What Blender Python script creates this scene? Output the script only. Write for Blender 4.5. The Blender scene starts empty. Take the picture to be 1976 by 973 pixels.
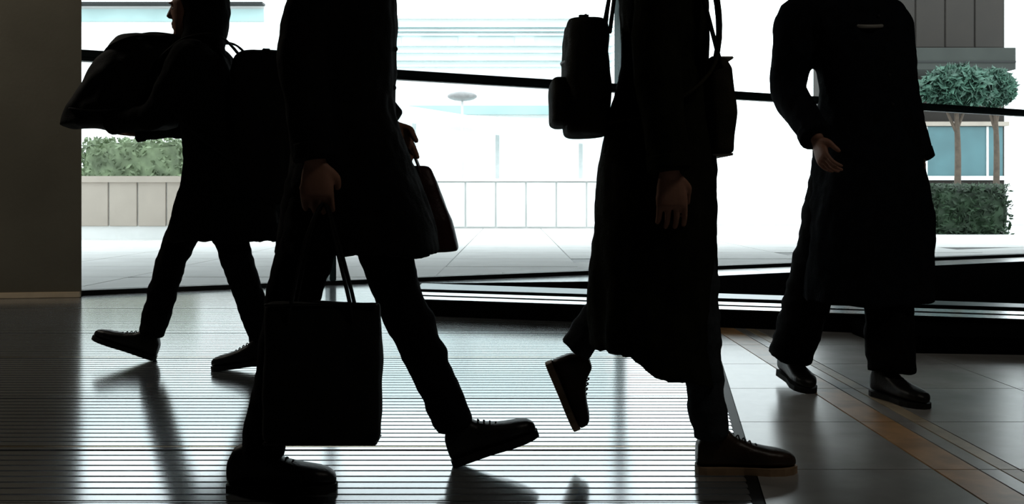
import bpy, bmesh, math, random
from mathutils import Vector, noise, Matrix
random.seed(4)
C = bpy.context.scene.collection
V = Vector

# ------------------------------------------------------------ camera, world, exposure
CAMH, FP, HX, HY = 0.76, 1920.0, 988.0, 385.0
cd = bpy.data.cameras.new('camera'); cam = bpy.data.objects.new('camera', cd); C.objects.link(cam)
cam.location = (0, 0, CAMH); cam.rotation_euler = (math.pi/2, 0, 0)
cd.sensor_width = 36; cd.lens = 36*FP/1976; cd.shift_y = -(486.5-HY)/1976; cd.clip_start = .05
bpy.context.scene.camera = cam
w = bpy.data.worlds.new('overcast_sky'); bpy.context.scene.world = w; w.use_nodes = True
bg = w.node_tree.nodes['Background']; bg.inputs[0].default_value = (.93, .965, 1, 1); bg.inputs[1].default_value = 3.3
vs = bpy.context.scene.view_settings
vs.view_transform = 'Standard'; vs.look = 'None'; vs.gamma = 1; vs.use_curve_mapping = False; vs.exposure = 0.0
def area(name, loc, sx, sy, power, col):
    l = bpy.data.lights.new(name, 'AREA'); l.shape = 'RECTANGLE'; l.size = sx; l.size_y = sy; l.energy = power; l.color = col
    o = bpy.data.objects.new(name, l); o.location = loc; C.objects.link(o); return o
area('added_fill', (-4.6, 5.6, 4.1), 1.2, .3, 45, (1, .92, .78))  # unseen fill light added to brighten the olive wall, no fitting there
area('added_fill', (2.6, 1.2, 4.1), 1.2, .3, 14, (1, .92, .8))  # second, weaker fill added out of view for the dark interior

def P(px, py, d): return V(((px-HX)/FP*d, d, CAMH+(HY-py)/FP*d))

# ------------------------------------------------------------ materials
def mat(name, col, rough=.6, metal=0, spec=.5, var=0, scale=8, bump=0, bscale=60, col2=None, stretch=(1,1,1), ior=1.5):
    m = bpy.data.materials.new(name); m.use_nodes = True
    nt = m.node_tree; b = nt.nodes['Principled BSDF']
    b.inputs['Roughness'].default_value = rough; b.inputs['Metallic'].default_value = metal
    b.inputs['Specular IOR Level'].default_value = spec; b.inputs['IOR'].default_value = ior
    b.inputs['Base Color'].default_value = (*col, 1)
    tc = nt.nodes.new('ShaderNodeTexCoord'); mp = nt.nodes.new('ShaderNodeMapping'); mp.inputs['Scale'].default_value = stretch
    nt.links.new(tc.outputs['Object'], mp.inputs[0])
    if var or col2:
        n = nt.nodes.new('ShaderNodeTexNoise'); n.inputs['Scale'].default_value = scale; n.inputs['Detail'].default_value = 4
        nt.links.new(mp.outputs[0], n.inputs[0])
        r = nt.nodes.new('ShaderNodeValToRGB'); r.color_ramp.elements[0].position = .35; r.color_ramp.elements[1].position = .65
        c2 = col2 or tuple(min(1, c*(1+var)) for c in col)
        c1 = col if col2 else tuple(c*(1-var) for c in col)
        r.color_ramp.elements[0].color = (*c1, 1); r.color_ramp.elements[1].color = (*c2, 1)
        nt.links.new(n.outputs[0], r.inputs[0]); nt.links.new(r.outputs[0], b.inputs['Base Color'])
    if bump:
        n2 = nt.nodes.new('ShaderNodeTexNoise'); n2.inputs['Scale'].default_value = bscale
        nt.links.new(mp.outputs[0], n2.inputs[0])
        bp = nt.nodes.new('ShaderNodeBump'); bp.inputs['Strength'].default_value = bump; bp.inputs['Distance'].default_value = .01
        nt.links.new(n2.outputs[0], bp.inputs['Height']); nt.links.new(bp.outputs[0], b.inputs['Normal'])
    return m
M = {
 'slat': mat('brushed_aluminium_strip', (.52,.545,.56), .14, metal=.8, var=.12, scale=3),
 'tile': mat('grey_floor_tile', (.42,.415,.40), .24, spec=.8, var=.15, scale=4, ior=1.9),
 'grout': mat('dark_grout', (.03,.03,.03), .5, spec=.4),
 'tan': mat('tan_inlay', (.62,.36,.17), .3, spec=.5, var=.2, scale=9),
 'tan2': mat('pale_tan_inlay', (.56,.46,.32), .3, spec=.5, var=.2, scale=9),
 'wall': mat('olive_plaster', (.13,.12,.095), .85, spec=.15, var=.12, scale=1.2, bump=.15, bscale=40),
 'dwall': mat('dark_room_wall', (.02,.02,.019), .8, spec=.2, var=.1, scale=2),
 'ceil': mat('dark_ceiling', (.012,.012,.012), .85, spec=.2, var=.1, scale=2),
 'base': mat('beige_skirting', (.62,.5,.36), .5, var=.08),
 'frame': mat('dark_teal_metal', (.035,.06,.06), .4, metal=.6, var=.1, scale=5),
 'bframe': mat('black_frame', (.012,.013,.013), .5, spec=.3, var=.1),
 'sill': mat('grey_sill', (.16,.18,.17), .5, var=.1),
 'black': mat('matt_black_plinth', (.003,.003,.003), 1.0, spec=0.0, var=.2),
 'steel': mat('polished_steel', (.75,.77,.78), .2, metal=1),
 'brass': mat('brass_strip', (.62,.5,.32), .25, metal=1),
 'bluerail': mat('blue_enamel_strip', (.02,.05,.065), .3, metal=.9, var=.1),
 'skin': mat('skin', (.34,.17,.115), .55, spec=.3, var=.1, scale=14, bump=.05, bscale=200),
 'hairm': mat('dark_hair', (.012,.009,.007), .5, spec=.4, bump=.6, bscale=90, stretch=(1,1,.15), var=.3, scale=60),
 'eye': mat('eye', (.5,.5,.48), .2),
 'iris': mat('iris', (.03,.018,.01), .2),
 'lip': mat('lip', (.3,.1,.08), .5),
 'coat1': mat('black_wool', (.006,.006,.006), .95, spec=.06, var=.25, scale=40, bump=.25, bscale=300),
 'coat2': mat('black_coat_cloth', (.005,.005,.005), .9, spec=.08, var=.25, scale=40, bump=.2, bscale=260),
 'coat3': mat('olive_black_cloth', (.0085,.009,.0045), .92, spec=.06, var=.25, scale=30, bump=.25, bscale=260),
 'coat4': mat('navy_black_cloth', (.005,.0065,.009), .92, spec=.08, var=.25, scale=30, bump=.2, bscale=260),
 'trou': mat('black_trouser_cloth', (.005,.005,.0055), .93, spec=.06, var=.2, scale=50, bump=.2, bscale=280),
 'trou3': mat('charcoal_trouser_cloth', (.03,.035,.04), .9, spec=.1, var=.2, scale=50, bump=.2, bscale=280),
 'shirt': mat('pale_knit_collar', (.22,.21,.19), .85, spec=.1, var=.1, scale=90, bump=.4, bscale=200),
 'shoe': mat('black_leather', (.008,.008,.008), .45, spec=.35, var=.2, scale=20, bump=.1, bscale=120),
 'bshoe': mat('brown_leather', (.035,.019,.010), .42, spec=.35, var=.3, scale=20, bump=.1, bscale=120),
 'welt': mat('tan_sole', (.36,.23,.13), .6, var=.15, scale=30),
 'sole': mat('black_rubber', (.01,.01,.01), .7, spec=.2, var=.1),
 'maroon': mat('maroon_leather', (.035,.006,.006), .5, spec=.3, var=.25, scale=12, bump=.15, bscale=90),
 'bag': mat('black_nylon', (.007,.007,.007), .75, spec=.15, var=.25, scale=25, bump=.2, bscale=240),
 'olbag': mat('olive_canvas', (.022,.02,.011), .8, spec=.15, var=.25, scale=25, bump=.3, bscale=300),
 'trimg': mat('grey_piping', (.3,.29,.26), .5),
 'pave': mat('pale_paving', (.62,.62,.61), .8, var=.05, scale=1.5),
 'pavej': mat('paving_joint', (.38,.38,.37), .9),
 'white': mat('white_render', (.78,.80,.79), .8, var=.03, scale=.6),
 'pcy': mat('pale_cyan_cladding', (.62,.76,.77), .6, var=.06, scale=.8),
 'pcy2': mat('aqua_glazing', (.33,.47,.47), .3, var=.1, scale=.5),
 'pgrey': mat('pale_grey_stone', (.74,.75,.74), .8, var=.08, scale=.8),
 'brown': mat('brown_cladding', (.017,.0125,.009), .75, var=.15, scale=.7),
 'grey': mat('grey_concrete', (.028,.032,.028), .85, var=.12, scale=1),
 'beige': mat('beige_stone', (.40,.35,.30), .8, var=.08, scale=1),
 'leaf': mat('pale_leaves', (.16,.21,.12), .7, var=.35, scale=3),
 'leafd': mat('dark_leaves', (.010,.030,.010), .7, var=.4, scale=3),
 'leaft': mat('mid_leaves', (.05,.12,.085), .7, var=.4, scale=3),
 'bark': mat('bark', (.08,.06,.045), .9, var=.2),
 'teal': mat('teal_panel', (.06,.15,.17), .35, var=.12, scale=1),
 'lamp': mat('grey_lamp_housing', (.25,.25,.25), .5, var=.1),
 'pole': mat('pale_painted_pole', (.62,.64,.64), .5, var=.05),
}
def glassmat():
    m = bpy.data.materials.new('window_glass'); m.use_nodes = True; nt = m.node_tree; nt.nodes.clear()
    o = nt.nodes.new('ShaderNodeOutputMaterial'); mx = nt.nodes.new('ShaderNodeMixShader')
    t = nt.nodes.new('ShaderNodeBsdfTransparent'); t.inputs[0].default_value = (.93,.97,.965,1)
    g = nt.nodes.new('ShaderNodeBsdfGlossy'); g.inputs['Roughness'].default_value = .02
    f = nt.nodes.new('ShaderNodeLayerWeight'); p5 = nt.nodes.new('ShaderNodeMath'); p5.operation = 'POWER'; p5.inputs[1].default_value = 5
    sc_ = nt.nodes.new('ShaderNodeMath'); sc_.operation = 'MULTIPLY_ADD'; sc_.inputs[1].default_value = .9; sc_.inputs[2].default_value = .035
    f.inputs['Blend'].default_value = .5; nt.links.new(f.outputs['Facing'], p5.inputs[0]); nt.links.new(p5.outputs[0], sc_.inputs[0])
    nt.links.new(sc_.outputs[0], mx.inputs[0]); nt.links.new(t.outputs[0], mx.inputs[1]); nt.links.new(g.outputs[0], mx.inputs[2])
    nt.links.new(mx.outputs[0], o.inputs[0]); return m
M['glass'] = glassmat()

# ------------------------------------------------------------ helpers
def link(name, me, m, parent=None, smooth=False):
    o = bpy.data.objects.new(name, me); C.objects.link(o)
    if m is not None: me.materials.append(M[m] if isinstance(m, str) else m)
    if parent:
        o.parent = parent; me.transform(Matrix.Translation(-parent_world(parent)))
    if smooth: me.polygons.foreach_set('use_smooth', [True]*len(me.polygons))
    return o
def parent_world(p):
    l = V((0,0,0))
    while p: l += p.location; p = p.parent
    return l
def tag(o, label=None, cat=None, group=None, kind=None):
    if label: o['label'] = label
    if cat: o['category'] = cat
    if group: o['group'] = group
    if kind: o['kind'] = kind
    return o
def empty(name, loc, label=None, cat=None, group=None, kind=None):
    o = bpy.data.objects.new(name, None); o.location = loc; o.empty_display_size = .1; C.objects.link(o)
    return tag(o, label, cat, group, kind)
def mesh(bm, name='m'):
    me = bpy.data.meshes.new(name); bmesh.ops.recalc_face_normals(bm, faces=bm.faces); bm.to_mesh(me); bm.free(); return me
def box(bm, x0, x1, y0, y1, z0, z1, bev=0):
    r = bmesh.ops.create_cube(bm, size=1)
    for v in r['verts']:
        v.co = V((x0 if v.co.x < 0 else x1, y0 if v.co.y < 0 else y1, z0 if v.co.z < 0 else z1))
    if bev:
        es = set(e for v in r['verts'] for e in v.link_edges)
        bmesh.ops.bevel(bm, geom=list(es), offset=bev, segments=2, affect='EDGES')
def boxo(name, a, m, parent=None, bev=0):
    bm = bmesh.new(); box(bm, *a, bev); return link(name, mesh(bm, name), m, parent)
def prism(bm, pts, z0, z1):
    lo = [bm.verts.new((p[0], p[1], z0)) for p in pts]; hi = [bm.verts.new((p[0], p[1], z1)) for p in pts]
    n = len(pts); bm.faces.new(lo); bm.faces.new(hi)
    for i in range(n): bm.faces.new((lo[i], lo[(i+1)%n], hi[(i+1)%n], hi[i]))
def prismo(name, pts, z0, z1, m, parent=None, bev=0):
    bm = bmesh.new(); prism(bm, pts, z0, z1)
    if bev: bmesh.ops.bevel(bm, geom=list(bm.edges), offset=bev, segments=2, affect='EDGES')
    return link(name, mesh(bm, name), m, parent)
def loft(bm, rings, n=20):
    """rings: (centre, a, b, ra, rb[, exp[, shear]]) closed surface; a,b unit vectors; shear adds z by a-offset"""
    rows = []
    for r in rings:
        c, a, b, ra, rb = r[:5]; e = r[5] if len(r) > 5 else 2.0; sh = r[6] if len(r) > 6 else 0
        row = []
        for k in range(n):
            t = 2*math.pi*k/n; ct, st = math.cos(t), math.sin(t)
            u = math.copysign(abs(ct)**(2/e), ct); v = math.copysign(abs(st)**(2/e), st)
            p = c + a*(u*ra) + b*(v*rb); p = V((p.x, p.y, p.z + sh*(v*rb)))
            row.append(bm.verts.new(p))
        rows.append(row)
    for i in range(len(rows)-1):
        for k in range(n):
            bm.faces.new((rows[i][k], rows[i][(k+1)%n], rows[i+1][(k+1)%n], rows[i+1][k]))
    bm.faces.new(rows[0]); bm.faces.new(rows[-1])
def tube(bm, pts, rad, n=12, cap=True):
    """tube along points, round ends; subdivided Catmull-Rom"""
    pts = [V(p) for p in pts]; N = len(pts)
    if not hasattr(rad, '__len__'): rad = [rad]*N
    fine = []; fr = []
    for i in range(N-1):
        p0 = pts[max(i-1,0)]; p1 = pts[i]; p2 = pts[i+1]; p3 = pts[min(i+2,N-1)]
        for s in range(5):
            t = s/5
            fine.append(.5*((2*p1)+(p2-p0)*t+(2*p0-5*p1+4*p2-p3)*t*t+(3*p1-p0-3*p2+p3)*t**3)); tt = t*t*(3-2*t); fr.append(rad[i]*(1-tt)+rad[i+1]*tt)
    fine.append(pts[-1]); fr.append(rad[-1])
    if cap:
        d0 = (fine[0]-fine[1]).normalized(); d1 = (fine[-1]-fine[-2]).normalized()
        pre = [(fine[0]+d0*fr[0]*k, fr[0]*math.sqrt(1-k*k)) for k in (.95,.75,.4)]
        post = [(fine[-1]+d1*fr[-1]*k, fr[-1]*math.sqrt(1-k*k)) for k in (.4,.75,.95)]
        fine = [p for p,_ in pre]+fine+[p for p,_ in post]; fr = [r for _,r in pre]+fr+[r for _,r in post]
    ref = None; rings = []
    for i, p in enumerate(fine):
        t = (fine[min(i+1,len(fine)-1)]-fine[max(i-1,0)]).normalized()
        if ref is None: ref = t.orthogonal().normalized()
        ref = (ref - t*ref.dot(t)).normalized()
        rings.append((p, ref, t.cross(ref), fr[i], fr[i]))
    loft(bm, rings, n)
def ball(bm, c, r, seg=16, rot=None):
    R = bmesh.ops.create_uvsphere(bm, u_segments=seg, v_segments=seg//2+2, radius=1)
    for v in R['verts']:
        q = V((v.co.x*r[0], v.co.y*r[1], v.co.z*r[2]))
        if rot: q = rot @ q
        v.co = q + c
def fuse(bm, vox, smooth=6, sf=.5, dec=None):
    """union of closed volumes into one continuous skin"""
    bmesh.ops.recalc_face_normals(bm, faces=bm.faces)
    me = bpy.data.meshes.new('t'); bm.to_mesh(me); bm.free()
    o = bpy.data.objects.new('t', me); C.objects.link(o)
    r = o.modifiers.new('r', 'REMESH'); r.mode = 'VOXEL'; r.voxel_size = vox
    s = o.modifiers.new('s', 'SMOOTH'); s.iterations = smooth; s.factor = sf
    if dec:
        d = o.modifiers.new('d', 'DECIMATE'); d.ratio = dec
    dg = bpy.context.evaluated_depsgraph_get(); dg.update()
    out = bpy.data.meshes.new_from_object(o.evaluated_get(dg), depsgraph=dg)
    bpy.data.objects.remove(o); bpy.data.meshes.remove(me)
    return out
def folds(me, amp, sc, seed=0, fn=None):
    """cloth folds: displace along normals by stretched noise (real relief)"""
    ns = [v.normal.copy() for v in me.vertices]
    for v, n in zip(me.vertices, ns):
        q = V((v.co.x*sc[0]+seed, v.co.y*sc[1], v.co.z*sc[2]))
        a = noise.noise(q) + .5*noise.noise(q*2.3)
        k = fn(v.co) if fn else 1
        v.co += n*(amp*a*k)
    me.update()

# ------------------------------------------------------------ setting
WY = lambda x: 9.72+.517*x                # window wall line on the floor
ang = math.atan(.517); ca, sa = math.cos(ang), math.sin(ang)
CEIL = 4.3
fl = boxo('floor', (-7.5, 9.5, -4, 16, -.12, -.005), 'grout'); tag(fl, kind='structure')
XR = lambda y: .60+(y-2.48)*.16
pitch = .056
# ribbed stone strips in the walkway
bm = bmesh.new(); box(bm, -.5, .5, -.025, .025, -.006, 0); 
bmesh.ops.bevel(bm, geom=[e for e in bm.edges if all(v.co.z > -.001 for v in e.verts) and abs(e.verts[0].co.y-e.verts[1].co.y) < .001], offset=.004, segments=2, affect='EDGES')
slm = mesh(bm, 'floor_strip'); slm.materials.append(M['slat'])
joints = [6.95, 5.68, 4.75, 3.81, 3.05, 2.49]
y = 1.75; k = 0
while y < 10.4:
    x0 = max(-7.4, (y-9.72)/.517+.12); x1 = XR(y)
    if x1 - x0 > .2:
        j = [q for q in joints if abs(q-y) < pitch/2]
        o = bpy.data.objects.new('floor_strip', slm); C.objects.link(o); o.parent = fl
        o.location = ((x0+x1)/2, y, 0); o.scale = (x1-x0, .62 if j else 1, 1)
        if j:
            q = boxo('joint_strip', (x0, x1, y+.018, y+.024, -.006, .0005), 'brass' if j[0] in (4.75, 3.05) else 'steel', fl)
    y += pitch; k += 1
bs = prismo('border_strip', [(XR(1.7), 1.7), (XR(1.7)+.03, 1.7), (XR(10.3)+.03, 10.3), (XR(10.3), 10.3)], -.006, .0008, 'bframe', fl)
# plain tiles on the right (clipped against the border and the window wall)
def clip(poly, a, b, c):                       # keep a*x+b*y<=c
    out = []
    for i in range(len(poly)):
        p, q = poly[i], poly[(i+1) % len(poly)]
        fp, fq = a*p[0]+b*p[1]-c, a*q[0]+b*q[1]-c
        if fp <= 0: out.append(p)
        if fp*fq < 0:
            t = fp/(fp-fq); out.append((p[0]+(q[0]-p[0])*t, p[1]+(q[1]-p[1])*t))
    return out
bandsX = [(1.19,1.31,'tan'), (1.375,1.425,'tan2')]
cols = [.36, 1.187, 1.313, 1.372, 1.428] + [1.428+.6*i for i in range(1, 14)]
T = .6; full = {}
for ci in range(len(cols)-1):
    cx0, cx1 = cols[ci], cols[ci+1]
    mt = 'tan' if ci == 1 else 'tan2' if ci == 3 else 'tile'
    for r in range(20):
        y0 = 1.6+r*T; g = .003
        if cx0 > 5 and y0 < 4: continue
        pl = [(cx0+g, y0+g), (cx1-g, y0+g), (cx1-g, y0+T-g), (cx0+g, y0+T-g)]
        pc = clip(pl, -1, .16, -(.60+.034-2.48*.16)); pc = clip(pc, -.517, 1, 9.60) if pc else pc
        if len(pc) < 3: continue
        nm = 'inlay_strip' if mt != 'tile' else 'floor_tile'
        if pc == pl:
            key = (ci)
            if key not in full:
                full[key] = prismo(nm, [(p[0], p[1]-y0) for p in pl], -.006, 0, mt, fl)
                full[key].location.y = y0
            else:
                o = full[key].copy(); C.objects.link(o); o.location.y = y0
        else: prismo(nm, pc, -.006, 0, mt, fl)
nt_ = prismo('near_floor_slab', [(-7.4,-3.9),(9.4,-3.9),(9.4,1.6),(-7.4,1.6)], -.006, 0, 'tile', fl)
tag(boxo('ceiling', (-7.6, 9.6, -4.1, 16, CEIL, CEIL+.2), 'ceil'), kind='structure')
tag(boxo('wall_back', (-7.6, 9.6, -4.2, -4, -.1, CEIL), 'dwall'), kind='structure')
tag(boxo('wall_right', (9.5, 9.7, -4.2, 16, -.1, CEIL), 'dwall'), kind='structure')
# dark pier on the left, end face towards the window
wl = prismo('wall_left', [(-7.6, 7.05), (-3.34, 7.72), (-3.52, 8.0), (-7.6, 7.6)], -.1, CEIL, 'wall'); tag(wl, kind='structure')
tag(boxo('wall_side', (-7.7, -7.5, -4.2, 7.3, -.1, CEIL), 'dwall'), kind='structure')
bb = prismo('baseboard_left', [(-7.5, 7.045), (-3.345, 7.70), (-3.345, 7.73), (-7.5, 7.08)], 0, .045, 'base', None, .004); tag(bb, kind='structure')

# window wall, a local frame turned along the glass
wd = empty('window_1', (0, 9.72, 0), kind='structure')
def along(name, s0, s1, n0, n1, z0, z1, m, bev=0):       # s along the glass, n across
    bm = bmesh.new(); box(bm, s0, s1, n0, n1, z0, z1, bev); me = mesh(bm, name)
    me.transform(Matrix.Rotation(ang, 4, 'Z')); me.transform(Matrix.Translation(V((0, 9.72, 0))))
    return link(name, me, m, wd)
mx = [-4.36, -1.61, 1.138, 3.89, 7.05, 9.45]
ms = [x/ca for x in mx]
s0, s1 = -3.9/ca+.02, 9.6/ca
along('base_frame', s0, s1, -.03, .09, -.01, .035, 'bframe')
along('sill', 0, s1, .09, .22, -.01, .03, 'sill')
along('outer_kerb', s0, s1, .22, 1.7, -.03, -.003, 'pave')
along('transom', s0, s1, -.03, .07, 1.865, 1.955, 'frame', .012)
along('transom_bead', s0, s1, -.045, -.03, 1.895, 1.925, 'frame')
along('head_frame', s0, s1, -.03, .09, CEIL-.12, CEIL, 'frame')
for s in ms[1:]: along('mullion', s-.03, s+.03, -.04, .1, .035, CEIL-.1, 'frame', .005)
for i in range(len(ms)-1):
    a, b = max(ms[i]+.03, s0), ms[i+1]-.03
    along('glass_pane', a, b, .02, .03, .035, 1.865, 'glass'); along('glass_pane', a, b, .02, .03, 1.955, CEIL-.12, 'glass')

# low black plinth with twin polished steel nosing and a blue tube rail
FY = lambda x: 6.295-.322*x
pf = [(-.72, FY(-.72)), (4.6, FY(4.6)), (6.2, 9.6), (5.45, 10.55), (3.0, 9.2), (.7, 7.95), (-.78, 7.75)]
pl = empty('floor_plinth', (1.5, 6.6, 0), 'low matt black floor plinth edged with twin steel strips, in front of the window', 'plinth')
prismo('plinth_body', pf, 0, .105, 'black', pl, .004)
def fstrip(name, z0, z1, off, th, m, xa=-.74, xb=4.6):
    pts = [(xa, FY(xa)-off-th), (xb, FY(xb)-off-th), (xb, FY(xb)-off), (xa, FY(xa)-off)]
    return prismo(name, pts, z0, z1, m, pl, .0015)
# flat polished strips let into the top catch the daylight
def tstrip(name, a0, a1, b0, b1, m, h=.004):
    xa, xb = -.70, 4.5
    prismo(name, [(xa, FY(xa)+a0), (xb, FY(xb)+b0), (xb, FY(xb)+b1), (xa, FY(xa)+a1)], .103, .105+h, m, pl, .001)
tstrip('steel_strip', .01, .20, .01, .17, 'steel'); tstrip('steel_strip', .30, .50, .25, .41, 'steel')
tstrip('blue_strip', .72, 1.2, .68, .86, 'bluerail')
prismo('front_step', [(1.92, 4.92), (4.6, 4.62), (4.6, FY(4.6)-.05), (1.92, FY(1.92)-.05)], 0, .085, 'black', pl, .004)

# ------------------------------------------------------------ outside
pg = boxo('ground', (-60, 70, 9, 120, -.2, -.03), 'pavej'); tag(pg, kind='structure')
pg2 = boxo('ground', (-60, -3.3, 8.1, 9, -.2, -.03), 'pavej'); tag(pg2, kind='structure')
bm = bmesh.new(); box(bm, -.742, .742, -.742, .742, -.03, 0); ps = mesh(bm); ps.materials.append(M['pave'])
for i in range(-8, 12):
    for j in range(0, 14):
        x, yy = i*1.5, 9.0+j*1.5
        if yy - .8 < WY(x)+.75: continue
        if len([0]) and (i+8)*14+j > 290: continue
        o = bpy.data.objects.new('paving_slab', ps); C.objects.link(o); o.parent = pg; o.location = (x, yy, 0)
fs = boxo('far_paving', (-50, 60, 30.1, 110, -.03, -.002), 'pave', pg)
boxo('side_paving', (-50, -12.8, 8.3, 30.1, -.03, -.002), 'pave', pg); boxo('side_paving', (17.3, 60, 15, 30.1, -.03, -.002), 'pave', pg)

def X(px, d): return (px-HX)/FP*d
def Z(py, d): return CAMH+(HY-py)/FP*d
# long white building with horizontal louvres, opposite
D = 44
b = empty('white_building', (X(820,D), D, 0), 'long white building with thin horizontal bands, across the plaza', 'building')
boxo('wall', (-9.6, X(1180,D), D, D+8, 0, Z(38,D)), 'white', b)
for py in (52, 60, 68, 88, 101, 116, 128): boxo('floor_band', (-9.65, X(1180,D)+.1, D-.25, D, Z(py+2.2,D), Z(py-1.2,D)), 'pcy', b)
for i in range(5): boxo('window', (-9+i*2.5, -7.4+i*2.5, D-.05, D+.05, Z(86,D), Z(72,D)), 'pcy', b)
boxo('glazing_band', (-9.65, X(1180,D), D-.3, D, Z(222,D), Z(205,D)), 'pcy2', b)
boxo('parapet', (-9.65, X(1180,D)+.2, D-.3, D+.2, Z(38,D), Z(33,D)), 'white', b)
# aqua canopy roof running towards the right
D = 30
c = empty('glazed_canopy', (X(980,D), D, 0), 'pale aqua glazed canopy sloping down towards the dark coats', 'canopy')
bm = bmesh.new()
pr = [(760,200,222),(900,222,246),(1180,236,276)]
rows = []
for px, a, bb_ in pr: rows.append([bm.verts.new((X(px,D), D, Z(a,D))), bm.verts.new((X(px,D), D-1.5, Z(bb_,D-1.5)))
                                  , bm.verts.new((X(px,D), D-1.5, Z(bb_,D-1.5)-.12)), bm.verts.new((X(px,D), D, Z(a,D)-.12))])
for i in range(2):
    for k in range(4): bm.faces.new((rows[i][k], rows[i][(k+1)%4], rows[i+1][(k+1)%4], rows[i+1][k]))
bm.faces.new(rows[0]); bm.faces.new(rows[2]); link('roof', mesh(bm), 'pcy', c)
for px in (800, 960, 1120): boxo('post', (X(px,D)-.06, X(px,D)+.06, D-.2, D-.08, 0, Z(226,D)), 'pole', c)
# pale terrace wall of stone panels
D = 26
t = empty('terrace_wall', (X(980,D), D, 0), 'pale grey stone panelled terrace wall across the plaza', 'wall')
boxo('wall_core', (X(840,D), X(1190,D), D, D+.4, 0, Z(350,D)), 'pgrey', t)
for i in range(6):
    xa = X(840,D)+i*.79; boxo('stone_panel', (xa+.02, xa+.77, D-.05, D, .04, Z(352,D)), 'pgrey', t, .01)
boxo('coping', (X(836,D), X(1194,D), D-.1, D+.5, Z(350,D), Z(345,D)), 'white', t)
# street lamp
D = 28
l = empty('street_lamp', (X(892,D), D, 0), 'grey round headed street lamp just below the dark window bar', 'lamp')
bm = bmesh.new(); tube(bm, [(X(892,D), D, 0), (X(892,D), D, Z(196,D))], .035, 10); link('pole', mesh(bm), 'pole', l, True)
bm = bmesh.new(); ball(bm, V((X(892,D), D, Z(186,D))), (.42,.42,.13)); link('lamp_head', mesh(bm), 'lamp', l, True)
# brown building, grey canopy, hedge, shelter on the right
D = 36
b = empty('brown_building', (X(1850,D), D, 0), 'dark brown clad building with grey base band, at the far right', 'building')
boxo('wall', (X(1650,D), X(1938,D), D, D+5, 0, 16), 'brown', b)
for i in range(5): boxo('cladding_panel', (X(1652,D)+i*1.07, X(1652,D)+i*1.07+1.03, D-.06, D, Z(92,D), 12), 'brown', b, .02)
boxo('canopy_band', (X(1655,D-2), X(1960,D-2), D-2, D, Z(134,D-2), Z(92,D-2)), 'grey', b)
boxo('canopy_joint', (X(1655,D-2), X(1960,D-2), D-2.03, D-2, Z(121,D-2), Z(118,D-2)), 'bframe', b)
boxo('ground_floor_glazing', (X(1660,D), X(1932,D), D-.12, D-.02, Z(340,D), Z(245,D)), 'teal', b)
for i in range(5): boxo('glazing_bar', (X(1665,D)+i*1.1, X(1665,D)+i*1.1+.08, D-.16, D-.1, Z(340,D), Z(245,D)), 'pole', b)
boxo('light_fascia', (X(1660,D), X(1940,D), D-.3, D, Z(244,D), Z(236,D)), 'beige', b)
boxo('light_fascia', (X(1660,D), X(1940,D), D-.3, D, Z(348,D), Z(340,D)), 'pgrey', b)

leafm = {}
def leafcloud(name, c, r, n, m, parent, size=.12, boxy=False):
    """foliage as real leaf quads"""
    bm = bmesh.new()
    for _ in range(n):
        if boxy: p = V((random.uniform(-1,1)*r[0], random.uniform(-1,1)*r[1], random.uniform(-1,1)*r[2]))
        else:
            d = V((random.gauss(0,1), random.gauss(0,1), random.gauss(0,1))).normalized()*random.uniform(.6,1.05)
            p = V((d.x*r[0], d.y*r[1], d.z*r[2]))
        u = V((random.gauss(0,1), random.gauss(0,1), random.gauss(0,1))).normalized(); v = u.orthogonal().normalized(); s = size*random.uniform(.6,1.3)
        q = c+p
        bm.faces.new([bm.verts.new(q-u*s), bm.verts.new(q+v*s*.5), bm.verts.new(q+u*s), bm.verts.new(q-v*s*.5)])
    o = link(name, mesh(bm), m, parent); o['kind'] = 'stuff'; return o
def hedge(px0, px1, py0, D, label, m, dp=1.0):
    x0, x1, z = X(px0,D), X(px1,D), Z(py0,D)
    h = empty('hedge', ((x0+x1)/2, D, 0), label, 'hedge')
    bm = bmesh.new(); box(bm, x0+.1, x1-.1, D-dp/2+.1, D+dp/2-.1, 0, z-.1, .1)
    bmesh.ops.subdivide_edges(bm, edges=bm.edges, cuts=6, use_grid_fill=True); me = mesh(bm)
    for v in me.vertices: v.co += V((noise.noise(v.co*2), noise.noise(v.co*2+V((5,0,0))), noise.noise(v.co*2+V((0,7,0)))))*.08
    link('branch_mass', me, m, h)
    leafcloud('leaves', V(((x0+x1)/2, D, z/2)), ((x1-x0)/2, dp/2, z/2), 5000, m, h, .07, True)
def tree(px, pyt, pyb, D, wpx, label, m):
    x = X(px,D); zt, zb = Z(pyt,D), Z(pyb,D); rw = wpx/FP*D/2
    t = empty('tree', (x, D, 0), label, 'tree', 'trees beyond the glass')
    bm = bmesh.new(); tube(bm, [(x, D, 0), (x+.05, D, zb*.6), (x-.03, D, (zb+zt)/2)], [.11,.08,.04], 10)
    tube(bm, [(x, D, zb*.8), (x+rw*.5, D, (zb+zt)/2)], [.05,.02], 8); tube(bm, [(x, D, zb*.8), (x-rw*.5, D+.2, (zb+zt)/2)], [.05,.02], 8)
    link('trunk', mesh(bm), 'bark', t, True)
    leafcloud('crown', V((x, D, (zt+zb)/2)), (rw, rw*.8, (zt-zb)/2), 3500, m, t, .16)
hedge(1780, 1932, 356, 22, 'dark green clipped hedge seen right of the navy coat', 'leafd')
tree(1845, 130, 208, 27, 130, 'green leafy tree under the grey canopy of the brown building', 'leaft')
tree(1920, 136, 204, 29, 70, 'smaller leafy tree beside the bright strip at the far right', 'leaft')
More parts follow.
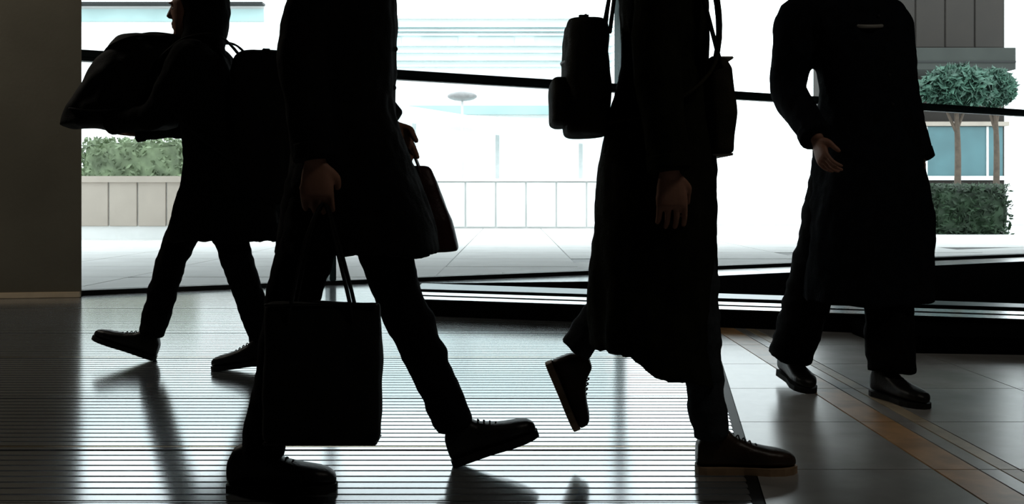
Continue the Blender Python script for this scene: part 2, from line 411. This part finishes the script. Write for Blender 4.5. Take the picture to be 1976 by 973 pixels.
# left side outside
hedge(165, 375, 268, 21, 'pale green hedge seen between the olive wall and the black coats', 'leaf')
D = 19
g = empty('garden_wall', (X(260,D), D, 0), 'low beige stone garden wall below the pale hedge', 'wall')
boxo('wall_core', (X(100,D), X(600,D), D, D+.3, 0, Z(352,D)), 'pgrey', g)
for i in range(9): boxo('stone_block', (X(100,D)+i*.55+.01, X(100,D)+i*.55+.54, D-.04, D, .25, Z(374,D)+.25), 'beige', g, .01)
boxo('coping', (X(98,D), X(602,D), D-.08, D+.36, Z(352,D), Z(340,D)), 'beige', g)
D = 40
b = empty('pale_grey_building', (X(240,D), D, 0), 'pale grey building with dark eaves line, at the far left', 'building')
boxo('wall', (X(60,D), X(510,D), D, D+8, 0, Z(12,D)), 'white', b)
boxo('eaves', (X(50,D), X(512,D), D-.5, D, Z(12,D), Z(8,D)), 'bframe', b)
boxo('window_band', (X(60,D), X(510,D), D-.1, D, Z(42,D), Z(18,D)), 'pcy2', b)
boxo('lower_band', (X(60,D), X(510,D), D-.1, D, Z(235,D), Z(90,D)), 'pgrey', b)

# ------------------------------------------------------------ people
def orth(F): 
    F = F.normalized(); U = V((0,0,1)); S = U.cross(F).normalized(); return F, S, F.cross(S).normalized()
def hand(bm, w, dn, palm, curl=.6, thumb=1):
    """palm and five fingers; dn points along the hand, palm = direction the palm faces, thumb side = dn x palm * thumb"""
    dn = dn.normalized(); palm = (palm-dn*palm.dot(dn)).normalized(); sd = dn.cross(palm)*thumb
    rings = [(w+dn*t, sd, palm, a, b_, 2.6) for t, a, b_ in ((-.02,.024,.020),(.0,.027,.019),(.03,.036,.018),(.065,.041,.017),(.085,.040,.014),(.093,.034,.008))]
    loft(bm, rings, 16)
    for i, (off, L) in enumerate(((.034,.074),(.0118,.083),(-.0112,.077),(-.034,.060))):
        p = w+dn*.082+sd*off; d = dn.copy(); pts = [p-dn*.02, p]
        for s, k in enumerate((.45,.30,.25)):
            a = curl*(.7+.25*i/3)*(1.0 if s else .8)
            d = (d*math.cos(a)+palm*math.sin(a)).normalized()
            p = p + d*L*k; pts.append(p)
        tube(bm, pts, [.0088,.0086,.0082,.0078,.0068], 10)
    p = w+dn*.022+sd*.026; d = (dn*.6+sd*.65+palm*.35).normalized()
    d2 = (dn*.8+sd*.1+palm*.55).normalized()
    tube(bm, [p-d*.012, p+d*.03, p+d*.03+d2*.03, p+d*.03+d2*.052], [.014,.012,.010,.0085], 10)
def head(bm, c, F, S, U):
    prof = [(-.118,.030,.040,.030),(-.105,.042,.062,.022),(-.08,.055,.078,.010),(-.045,.066,.088,.004),(0,.073,.095,0),(.04,.077,.100,-.004),(.075,.071,.092,-.006),(.10,.052,.070,-.008),(.115,.026,.036,-.008)]
    loft(bm, [(c+U*z+F*f, S, F, a, b_, 2.15) for z, a, b_, f in prof], 28)
    nz = c+F*.092
    loft(bm, [(c+U*.030+F*.088, S, F, .007,.012), (c+U*.005+F*.097, S, F, .010,.015), (c-U*.018+F*.103, S, F, .017,.018), (c-U*.028+F*.098, S, F, .013,.012)], 12)
    ball(bm, c+U*.038+F*.088+S*.027, (.020,.012,.007)); ball(bm, c+U*.038+F*.088-S*.027, (.020,.012,.007))
    tube(bm, [c-U*.055+F*.078-S*.022, c-U*.052+F*.091, c-U*.055+F*.078+S*.022], [.006,.009,.006], 8)
    tube(bm, [c-U*.066+F*.075-S*.02, c-U*.067+F*.088, c-U*.066+F*.075+S*.02], [.006,.009,.006], 8)
    ball(bm, c-U*.098+F*.068, (.022,.022,.018))
    for s in (1,-1):
        loft(bm, [(c+S*s*(.070+k*.004)+U*0-F*.005, F, U, r*.55, r) for k, r in ((0,.028),(1,.033),(2,.033),(3,.024))], 12)
def shoe(parent, name, heel, toe, W, mat_, solem, sole_t=.02, up=None, boot=.0):
    """heel, toe = sole line; W = side vector"""
    A = (toe-heel); L = A.length; A.normalize(); U = A.cross(W).normalized()
    if U.z < 0: U = -U
    W = U.cross(A)
    bm = bmesh.new(); rg = []
    for s, hw, h in ((-.01,.010,.030),(.0,.026,.062),(.06,.034,.085+boot),(.16,.037,.098+boot),(.30,.037,.098+boot*.6),(.40,.038,.078),(.55,.043,.060),(.70,.048,.050),(.84,.045,.044),(.94,.033,.036),(.99,.018,.026),(1.005,.006,.014)):
        rg.append((heel+A*(s*L)+U*(sole_t+h/2), W, U, hw, h/2, 2.8))
    loft(bm, rg, 20)
    me = fuse(bm, .005, 5)
    o = link(name, me, mat_, parent, True)
    bm = bmesh.new(); pts = []
    outl = [(-.012,.012),(0,.028),(.08,.037),(.3,.036),(.45,.036),(.7,.051),(.85,.048),(.95,.034),(1.01,.012)]
    lo, hi = [], []
    side = [(s, h) for s, h in outl]+[(s, -h) for s, h in reversed(outl)]
    for s, h in side:
        q = heel+A*(s*L)+W*h; lo.append(bm.verts.new(q)); hi.append(bm.verts.new(q+U*sole_t))
    bm.faces.new(lo); bm.faces.new(hi); n = len(lo)
    for i in range(n): bm.faces.new((lo[i], lo[(i+1)%n], hi[(i+1)%n], hi[i]))
    so = link('sole', mesh(bm), solem, o); 
    # laces
    for k in range(4):
        s = .42+k*.06; h = .082-k*.008
        bm = bmesh.new(); q = heel+A*(s*L)+U*(sole_t+h-.003)
        tube(bm, [q-W*.022-U*.006, q+U*.003, q+W*.022-U*.006], .0022, 6); link('lace', mesh(bm), 'sole', o, True)
    return o

def person(spec):
    base = V(spec['base']); F, S, U0 = orth(V(spec['F'])); U = V((0,0,1))
    root = empty('person', base, spec['label'], 'person')
    pel, neck, hc = V(spec['pelvis']), V(spec['neck']), V(spec['head'])
    HF = V(spec.get('HF', spec['F'])).normalized(); HF, HS, HU = orth(HF)
    sp = neck-pel; b = spec.get('build', 1.0)
    def spine(t): return pel+sp*t+F*(.02*math.sin(t*math.pi))
    # ---- body, one continuous skin
    bm = bmesh.new()
    loft(bm, [(spine(t), S, F, w_*b, d_*b, 2.3) for t, w_, d_ in ((-.16,.12,.085),(-.05,.155,.105),(.1,.15,.10),(.3,.128,.088),(.55,.145,.10),(.75,.155,.105),(.88,.145,.085),(.97,.08,.065),(1.03,.055,.058))], 24)
    tube(bm, [neck-sp.normalized()*.05, (neck+hc)/2-F*.005, hc-HU*.05], [.062,.054,.054], 16)
    head(bm, hc, HF, HS, HU)
    for k in ('L','R'):
        a = spec['arm'+k]; sh, el, wr = [V(q) for q in a[:3]]
        tube(bm, [spine(.88)+ (sh-spine(.88))*.4, sh, sh.lerp(el,.5), el, el.lerp(wr,.4), wr], [.05,.054,.043,.036,.036,.025], 14)
        hand(bm, wr, V(a[3]), V(a[4]), a[5], a[6])
        g = spec['leg'+k]; hp, kn, an = [V(q) for q in g[:3]]
        tube(bm, [hp, hp.lerp(kn,.4), kn, kn.lerp(an,.35), an], [.082,.075,.05,.05,.034], 14)
    body = fuse(bm, .0046, 4, .4); link('body', body, 'skin', root, True)
    # eyes
    for s in (1,-1):
        bm = bmesh.new(); ball(bm, hc+HF*.0765+HS*s*.030+HU*.012, (.012,.012,.010)); e = link('eye', mesh(bm), 'eye', root, True)
        bm = bmesh.new(); ball(bm, hc+HF*.0855+HS*s*.0302+HU*.012, (.0052,.0045,.0052)); link('iris', mesh(bm), 'iris', e, True)
    # hair
    bm = bmesh.new()
    hl = spec.get('hairlen', .02)
    loft(bm, [(hc+HU*z+HF*f, HS, HF, a_, b_, 2.1) for z, a_, b_, f in ((-.055-hl,.066,.045,-.062),(-.02,.082,.062,-.048),(.03,.089,.082,-.03),(.065,.087,.104,-.012),(.10,.068,.088,-.012),(.125,.035,.05,-.014))], 24)
    me = fuse(bm, .006, 4); folds(me, .004, (60,60,14)); link('hair', me, 'hairm', root, True)
    # ---- trousers
    bm = bmesh.new()
    loft(bm, [(spine(t), S, F, w_*b, d_*b, 2.2) for t, w_, d_ in ((-.2,.12,.10),(-.08,.175,.13),(.05,.172,.125),(.18,.15,.11))], 24)
    tw = spec.get('tw', (.098,.088,.070,.066,.062))
    for k in ('L','R'):
        g = spec['leg'+k]; hp, kn, an = [V(q) for q in g[:3]]; ft = an+V(g[5] if len(g) > 5 else (0,0,-.02))
        tube(bm, [hp, hp.lerp(kn,.45), kn, kn.lerp(ft,.5), ft], tw, 18, cap=False)
    me = fuse(bm, .011, 5); folds(me, .009, (9,9,16), spec.get('seed',0)); link('trousers', me, spec['trou'], root, True)
    # ---- coat: torso, skirt, sleeves in one cloth
    bm = bmesh.new(); c = spec['coat']
    top = [(spine(t), S, F, w_*b, d_*b, 2.3) for t, w_, d_ in ((1.0,.062,.066),(.94,.11,.085),(.86,.178,.108),(.72,.19,.125),(.5,.18,.125),(.3,.172,.12))]
    sk = []
    for r in c['skirt']:            # (centre, halfwidth, halfdepth, shear)
        sk.append((V(r[0]), S, F, r[1], r[2], 2.3, r[3] if len(r) > 3 else 0))
    last = sk[-1]; inn = [(last[0]+U*dz, S, F, last[3]*q, last[4]*q, 2.3, last[6]) for dz, q in ((0,.88),(.12,.80))]
    loft(bm, top+sk+inn, 36)
    sw = c.get('sleeve', (.075,.068,.062,.055,.05))
    for k in ('L','R'):
        a = spec['arm'+k]; sh, el, wr = [V(q) for q in a[:3]]
        tube(bm, [spine(.86)+(sh-spine(.86))*.5, sh, sh.lerp(el,.5), el, el.lerp(wr,.5), wr-(wr-el).normalized()*.01], [.085,.082,*sw[1:]], 18, cap=False)
    me = fuse(bm, .011, 4)
    zt = pel.z
    folds(me, .016, (8,8,2.2), spec.get('seed',0)+3, lambda q: .35 + max(0, min(1, (zt+.1-q.z)*2)))
    folds(me, .005, (22,22,14), spec.get('seed',0)+9)
    coat = link('coat', me, c['mat'], root, True)
    # collar, placket, buttons
    bm = bmesh.new(); prev = None; n = 26
    rows = []
    for i in range(n+1):
        t = math.radians(-150+300*i/n)+math.pi
        dv = F*(-math.cos(t+math.pi))*.074 + S*math.sin(t)*.074
        dv = -dv if False else dv
        q = neck + dv - U*.02
        rows.append([bm.verts.new(q-dv*.10-U*.03), bm.verts.new(q+U*.045), bm.verts.new(q+dv*.14+U*.042), bm.verts.new(q+dv*.35-U*.035)])
    for i in range(n):
        for k in range(4): bm.faces.new((rows[i][k], rows[i][(k+1)%4], rows[i+1][(k+1)%4], rows[i+1][k]))
    bm.faces.new(rows[0]); bm.faces.new(rows[-1])
    link('collar', mesh(bm), spec.get('collar', c['mat']), coat, True)
    for k in range(4):
        q = spine(.78-.2*k)+F*(.125*b); bm = bmesh.new()
        ball(bm, q-F*.006, (.008,.008,.008), 10); link('button', mesh(bm), 'sole', coat, True)
    for k in ('L','R'):
        a = spec['arm'+k]; el, wr = V(a[1]), V(a[2]); d = (wr-el).normalized()
        bm = bmesh.new(); tube(bm, [wr-d*.045, wr-d*.012, wr-d*.002], [sw[4]+.004, sw[4]+.005, sw[4]-.008], 18, cap=False); link('cuff', mesh(bm), c['mat'], coat, True)
    # shoes
    for k in ('L','R'):
        g = spec['leg'+k]; shoe(root, 'shoe', V(g[3]), V(g[4]), S, spec['shoe'][0], spec['shoe'][1], spec.get('sole_t', .02), boot=.01)
    return root

def xz(px, py, d): return P(px, py, d)
# --- leftmost person, walking left
Y1 = 4.56
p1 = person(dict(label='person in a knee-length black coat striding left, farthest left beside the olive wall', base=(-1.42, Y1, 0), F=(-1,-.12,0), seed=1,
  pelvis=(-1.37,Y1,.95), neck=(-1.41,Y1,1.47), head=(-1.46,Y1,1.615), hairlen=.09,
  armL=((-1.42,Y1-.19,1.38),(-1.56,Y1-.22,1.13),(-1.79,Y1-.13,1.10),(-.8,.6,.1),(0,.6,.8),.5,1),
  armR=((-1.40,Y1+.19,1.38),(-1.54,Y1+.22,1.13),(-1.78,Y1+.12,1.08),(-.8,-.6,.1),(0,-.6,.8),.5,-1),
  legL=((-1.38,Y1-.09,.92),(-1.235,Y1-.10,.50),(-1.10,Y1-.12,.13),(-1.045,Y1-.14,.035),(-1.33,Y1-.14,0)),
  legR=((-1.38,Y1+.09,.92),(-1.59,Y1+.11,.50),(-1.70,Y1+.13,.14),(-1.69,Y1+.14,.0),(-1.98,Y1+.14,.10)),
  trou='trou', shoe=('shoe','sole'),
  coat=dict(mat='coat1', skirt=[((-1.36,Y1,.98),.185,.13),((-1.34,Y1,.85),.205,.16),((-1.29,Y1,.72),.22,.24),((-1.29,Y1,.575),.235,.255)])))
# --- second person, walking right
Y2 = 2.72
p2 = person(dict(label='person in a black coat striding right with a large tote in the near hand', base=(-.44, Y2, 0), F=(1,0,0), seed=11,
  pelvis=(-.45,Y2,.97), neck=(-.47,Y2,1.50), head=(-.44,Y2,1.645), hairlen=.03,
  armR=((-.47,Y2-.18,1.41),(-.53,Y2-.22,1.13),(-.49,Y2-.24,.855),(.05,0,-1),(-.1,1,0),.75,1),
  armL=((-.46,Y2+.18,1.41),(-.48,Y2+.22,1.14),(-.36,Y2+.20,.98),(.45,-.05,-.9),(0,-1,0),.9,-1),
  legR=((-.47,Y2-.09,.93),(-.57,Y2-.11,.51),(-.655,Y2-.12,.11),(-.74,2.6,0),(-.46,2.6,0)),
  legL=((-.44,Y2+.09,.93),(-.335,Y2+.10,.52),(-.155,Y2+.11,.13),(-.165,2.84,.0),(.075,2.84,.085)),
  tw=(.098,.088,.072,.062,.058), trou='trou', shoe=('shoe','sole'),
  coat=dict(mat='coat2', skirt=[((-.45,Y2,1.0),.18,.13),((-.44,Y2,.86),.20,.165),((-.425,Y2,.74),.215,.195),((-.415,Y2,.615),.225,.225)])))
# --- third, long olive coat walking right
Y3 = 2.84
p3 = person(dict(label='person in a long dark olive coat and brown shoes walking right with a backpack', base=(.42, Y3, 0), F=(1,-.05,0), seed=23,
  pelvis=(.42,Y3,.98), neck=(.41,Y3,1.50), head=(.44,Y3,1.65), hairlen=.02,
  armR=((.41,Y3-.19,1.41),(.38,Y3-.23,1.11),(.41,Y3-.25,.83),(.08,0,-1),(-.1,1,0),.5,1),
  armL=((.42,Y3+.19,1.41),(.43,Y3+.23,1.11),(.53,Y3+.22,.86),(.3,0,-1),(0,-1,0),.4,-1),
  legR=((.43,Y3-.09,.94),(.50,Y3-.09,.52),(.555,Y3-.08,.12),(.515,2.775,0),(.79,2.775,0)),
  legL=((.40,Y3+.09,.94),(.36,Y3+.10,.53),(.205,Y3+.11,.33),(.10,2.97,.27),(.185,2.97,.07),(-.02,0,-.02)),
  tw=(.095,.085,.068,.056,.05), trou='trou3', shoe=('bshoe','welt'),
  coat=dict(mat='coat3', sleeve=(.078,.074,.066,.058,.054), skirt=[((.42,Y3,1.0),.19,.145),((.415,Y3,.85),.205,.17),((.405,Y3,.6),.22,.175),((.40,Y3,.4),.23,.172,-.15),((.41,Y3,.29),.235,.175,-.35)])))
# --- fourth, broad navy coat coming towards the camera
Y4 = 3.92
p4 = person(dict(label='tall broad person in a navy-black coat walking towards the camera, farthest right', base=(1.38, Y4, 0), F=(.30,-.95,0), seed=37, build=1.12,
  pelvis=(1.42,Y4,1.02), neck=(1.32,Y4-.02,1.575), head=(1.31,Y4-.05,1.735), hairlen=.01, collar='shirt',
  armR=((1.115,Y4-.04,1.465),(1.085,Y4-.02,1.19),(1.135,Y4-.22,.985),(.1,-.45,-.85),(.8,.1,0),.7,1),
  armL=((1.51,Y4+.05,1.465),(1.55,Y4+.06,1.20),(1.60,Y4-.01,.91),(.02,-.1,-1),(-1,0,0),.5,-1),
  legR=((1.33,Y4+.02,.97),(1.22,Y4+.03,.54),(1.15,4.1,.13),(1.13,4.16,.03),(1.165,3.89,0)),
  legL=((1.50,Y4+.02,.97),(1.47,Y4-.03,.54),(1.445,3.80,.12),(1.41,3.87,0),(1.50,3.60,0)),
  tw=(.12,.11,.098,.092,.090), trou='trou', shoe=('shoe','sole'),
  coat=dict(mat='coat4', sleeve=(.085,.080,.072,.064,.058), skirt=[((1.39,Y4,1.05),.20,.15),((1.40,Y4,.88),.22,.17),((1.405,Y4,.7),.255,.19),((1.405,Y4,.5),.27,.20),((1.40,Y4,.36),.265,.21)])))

# ------------------------------------------------------------ bags
def bagmesh(rings, n=28, vox=.008, amp=.006, sc=(9,9,9), seed=0):
    bm = bmesh.new(); loft(bm, rings, n); me = fuse(bm, vox, 4); folds(me, amp, sc, seed); return me
EX, EY, EZ = V((1,0,0)), V((0,1,0)), V((0,0,1))
def strap(parent, pts, w_, m, name='strap', th=.004):
    """flat webbing along points"""
    bm = bmesh.new(); pts = [V(p) for p in pts]; rows = []
    fine = []
    for i in range(len(pts)-1):
        p0 = pts[max(i-1,0)]; p1 = pts[i]; p2 = pts[i+1]; p3 = pts[min(i+2,len(pts)-1)]
        for s in range(6):
            t = s/6; fine.append(.5*((2*p1)+(p2-p0)*t+(2*p0-5*p1+4*p2-p3)*t*t+(3*p1-p0-3*p2+p3)*t**3))
    fine.append(pts[-1])
    for i, p in enumerate(fine):
        t = (fine[min(i+1,len(fine)-1)]-fine[max(i-1,0)]).normalized()
        sd = EY if abs(t.y) < .8 else EX
        sd = (sd-t*sd.dot(t)).normalized(); n_ = t.cross(sd)
        rows.append([bm.verts.new(p+sd*w_/2+n_*th/2), bm.verts.new(p-sd*w_/2+n_*th/2), bm.verts.new(p-sd*w_/2-n_*th/2), bm.verts.new(p+sd*w_/2-n_*th/2)])
    for i in range(len(rows)-1):
        for k in range(4): bm.faces.new((rows[i][k], rows[i][(k+1)%4], rows[i+1][(k+1)%4], rows[i+1][k]))
    bm.faces.new(rows[0]); bm.faces.new(rows[-1]); return link(name, mesh(bm), m, parent, True)

# tote in the second person's near hand
ty = 2.435
t = empty('tote_bag', (-.46, ty, .14), 'large black tote hanging by long handles from the near hand', 'bag')
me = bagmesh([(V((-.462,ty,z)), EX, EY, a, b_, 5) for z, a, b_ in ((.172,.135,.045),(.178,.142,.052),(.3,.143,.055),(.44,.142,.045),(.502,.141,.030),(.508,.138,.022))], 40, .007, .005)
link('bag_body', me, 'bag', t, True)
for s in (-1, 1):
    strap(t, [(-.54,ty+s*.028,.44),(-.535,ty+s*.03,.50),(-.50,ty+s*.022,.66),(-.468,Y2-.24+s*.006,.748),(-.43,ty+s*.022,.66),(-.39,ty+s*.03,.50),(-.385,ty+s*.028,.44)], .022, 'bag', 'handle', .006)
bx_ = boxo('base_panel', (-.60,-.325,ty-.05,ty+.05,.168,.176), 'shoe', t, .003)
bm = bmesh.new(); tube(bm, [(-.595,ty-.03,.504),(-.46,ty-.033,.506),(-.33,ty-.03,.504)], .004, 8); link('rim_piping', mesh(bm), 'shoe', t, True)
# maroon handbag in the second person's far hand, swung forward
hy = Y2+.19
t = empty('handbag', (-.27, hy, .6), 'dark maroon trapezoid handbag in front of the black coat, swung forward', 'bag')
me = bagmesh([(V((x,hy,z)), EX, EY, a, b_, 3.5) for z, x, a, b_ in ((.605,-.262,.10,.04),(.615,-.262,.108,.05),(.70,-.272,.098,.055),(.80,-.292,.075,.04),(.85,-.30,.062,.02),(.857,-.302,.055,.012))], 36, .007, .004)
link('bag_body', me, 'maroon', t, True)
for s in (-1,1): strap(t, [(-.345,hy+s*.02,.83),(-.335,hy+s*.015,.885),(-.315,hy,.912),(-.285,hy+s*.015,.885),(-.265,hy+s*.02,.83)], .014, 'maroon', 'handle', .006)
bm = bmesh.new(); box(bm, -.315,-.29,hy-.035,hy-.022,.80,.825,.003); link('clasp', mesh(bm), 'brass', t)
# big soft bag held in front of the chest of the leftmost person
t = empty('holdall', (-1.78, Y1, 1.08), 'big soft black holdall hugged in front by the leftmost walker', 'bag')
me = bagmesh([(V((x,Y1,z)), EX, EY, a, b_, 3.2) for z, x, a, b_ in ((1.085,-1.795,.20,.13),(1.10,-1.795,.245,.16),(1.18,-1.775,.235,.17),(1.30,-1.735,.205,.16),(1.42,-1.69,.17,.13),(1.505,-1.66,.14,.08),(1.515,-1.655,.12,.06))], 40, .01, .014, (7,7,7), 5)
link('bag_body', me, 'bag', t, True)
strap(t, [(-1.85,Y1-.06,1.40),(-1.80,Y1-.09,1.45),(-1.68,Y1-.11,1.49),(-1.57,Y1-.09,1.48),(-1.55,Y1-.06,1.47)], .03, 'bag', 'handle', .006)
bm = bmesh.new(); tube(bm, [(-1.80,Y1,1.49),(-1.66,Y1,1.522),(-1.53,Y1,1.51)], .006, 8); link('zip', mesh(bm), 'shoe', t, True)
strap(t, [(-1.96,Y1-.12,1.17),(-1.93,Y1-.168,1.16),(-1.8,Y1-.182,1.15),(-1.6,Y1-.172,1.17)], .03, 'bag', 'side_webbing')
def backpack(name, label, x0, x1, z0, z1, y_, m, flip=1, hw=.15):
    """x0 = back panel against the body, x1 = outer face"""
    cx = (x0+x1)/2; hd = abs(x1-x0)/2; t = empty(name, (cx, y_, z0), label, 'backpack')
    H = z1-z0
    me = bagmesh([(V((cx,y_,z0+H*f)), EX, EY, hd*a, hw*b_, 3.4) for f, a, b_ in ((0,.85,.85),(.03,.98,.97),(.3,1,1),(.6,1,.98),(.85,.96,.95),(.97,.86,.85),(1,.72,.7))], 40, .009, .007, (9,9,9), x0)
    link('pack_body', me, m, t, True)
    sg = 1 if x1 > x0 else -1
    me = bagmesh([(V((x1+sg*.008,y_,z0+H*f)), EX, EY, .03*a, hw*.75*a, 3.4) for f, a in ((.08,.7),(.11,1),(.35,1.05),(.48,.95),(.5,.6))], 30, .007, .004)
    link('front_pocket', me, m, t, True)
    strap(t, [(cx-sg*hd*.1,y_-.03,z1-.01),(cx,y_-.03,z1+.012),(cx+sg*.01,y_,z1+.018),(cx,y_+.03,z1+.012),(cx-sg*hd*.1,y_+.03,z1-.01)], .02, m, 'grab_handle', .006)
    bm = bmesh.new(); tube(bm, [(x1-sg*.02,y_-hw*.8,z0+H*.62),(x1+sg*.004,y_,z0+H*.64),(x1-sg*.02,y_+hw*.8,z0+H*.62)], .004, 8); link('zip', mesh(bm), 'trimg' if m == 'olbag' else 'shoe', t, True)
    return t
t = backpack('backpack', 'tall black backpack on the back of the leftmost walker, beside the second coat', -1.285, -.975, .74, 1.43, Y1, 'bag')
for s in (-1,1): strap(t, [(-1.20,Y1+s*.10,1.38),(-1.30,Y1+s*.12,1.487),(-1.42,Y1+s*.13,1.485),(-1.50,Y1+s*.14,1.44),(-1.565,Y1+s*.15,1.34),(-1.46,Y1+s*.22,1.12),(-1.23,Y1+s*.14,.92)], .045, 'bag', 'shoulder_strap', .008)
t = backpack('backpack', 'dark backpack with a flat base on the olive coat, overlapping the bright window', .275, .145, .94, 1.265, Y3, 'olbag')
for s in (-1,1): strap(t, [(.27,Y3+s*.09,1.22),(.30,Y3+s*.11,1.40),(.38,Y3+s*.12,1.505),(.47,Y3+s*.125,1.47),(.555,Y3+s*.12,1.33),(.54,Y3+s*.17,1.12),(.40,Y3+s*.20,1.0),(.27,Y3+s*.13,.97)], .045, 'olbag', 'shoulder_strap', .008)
# chest bag on the olive coat
t = empty('crossbody_bag', (.56, Y3, .88), 'olive crossbody bag with pale piping worn on the front of the long coat', 'bag')
me = bagmesh([(V((x,Y3-.01,z)), EX, EY, a, b_, 3.4) for z, x, a, b_ in ((.885,.575,.03,.12),(.89,.575,.042,.135),(1.0,.575,.05,.14),(1.12,.568,.042,.135),(1.145,.565,.03,.12))], 36, .007, .004)
link('bag_body', me, 'olbag', t, True)
for z, a in ((1.148,.040),(.884,.040)):
    bm = bmesh.new(); box(bm, .575-a*.8, .575+a*.8, Y3-.125, Y3+.10, z-.0035, z+.0035, .003); link('piping', mesh(bm), 'trimg', t, True)
strap(t, [(.57,Y3-.13,1.12),(.54,Y3-.17,1.2),(.50,Y3-.17,1.34),(.45,Y3-.13,1.47),(.38,Y3-.10,1.50),(.30,Y3-.0,1.42),(.27,Y3+.1,1.28)], .03, 'olbag', 'strap', .005)

# rounded neckline of a pale jumper showing in the navy coat's opening
pr4 = [o for o in p4.children if o.name.startswith('coat')][0]
bm = bmesh.new(); tube(bm, [(1.29,Y4-.165,1.415),(1.32,Y4-.185,1.410),(1.36,Y4-.185,1.410),(1.395,Y4-.165,1.415)], .007, 10); link('jumper_neckline', mesh(bm), 'trimg', pr4, True)
# hood worn up on the leftmost walker
pr1 = [o for o in p1.children if o.name.startswith('coat')][0]
hc = V((-1.46,Y1,1.615)); HF, HS, HU = orth(V((-1,-.12,0)))
bm = bmesh.new()
loft(bm, [(hc+HU*z+HF*f, HS, HF, a_, b_, 2.2) for z, a_, b_, f in ((-.17,.10,.10,-.035),(-.10,.108,.10,-.050),(0,.112,.105,-.058),(.07,.108,.115,-.045),(.12,.085,.11,-.03),(.15,.04,.06,-.03))], 28)
me = fuse(bm, .009, 4); folds(me, .008, (14,14,9), 2); link('hood', me, 'coat1', pr1, True)
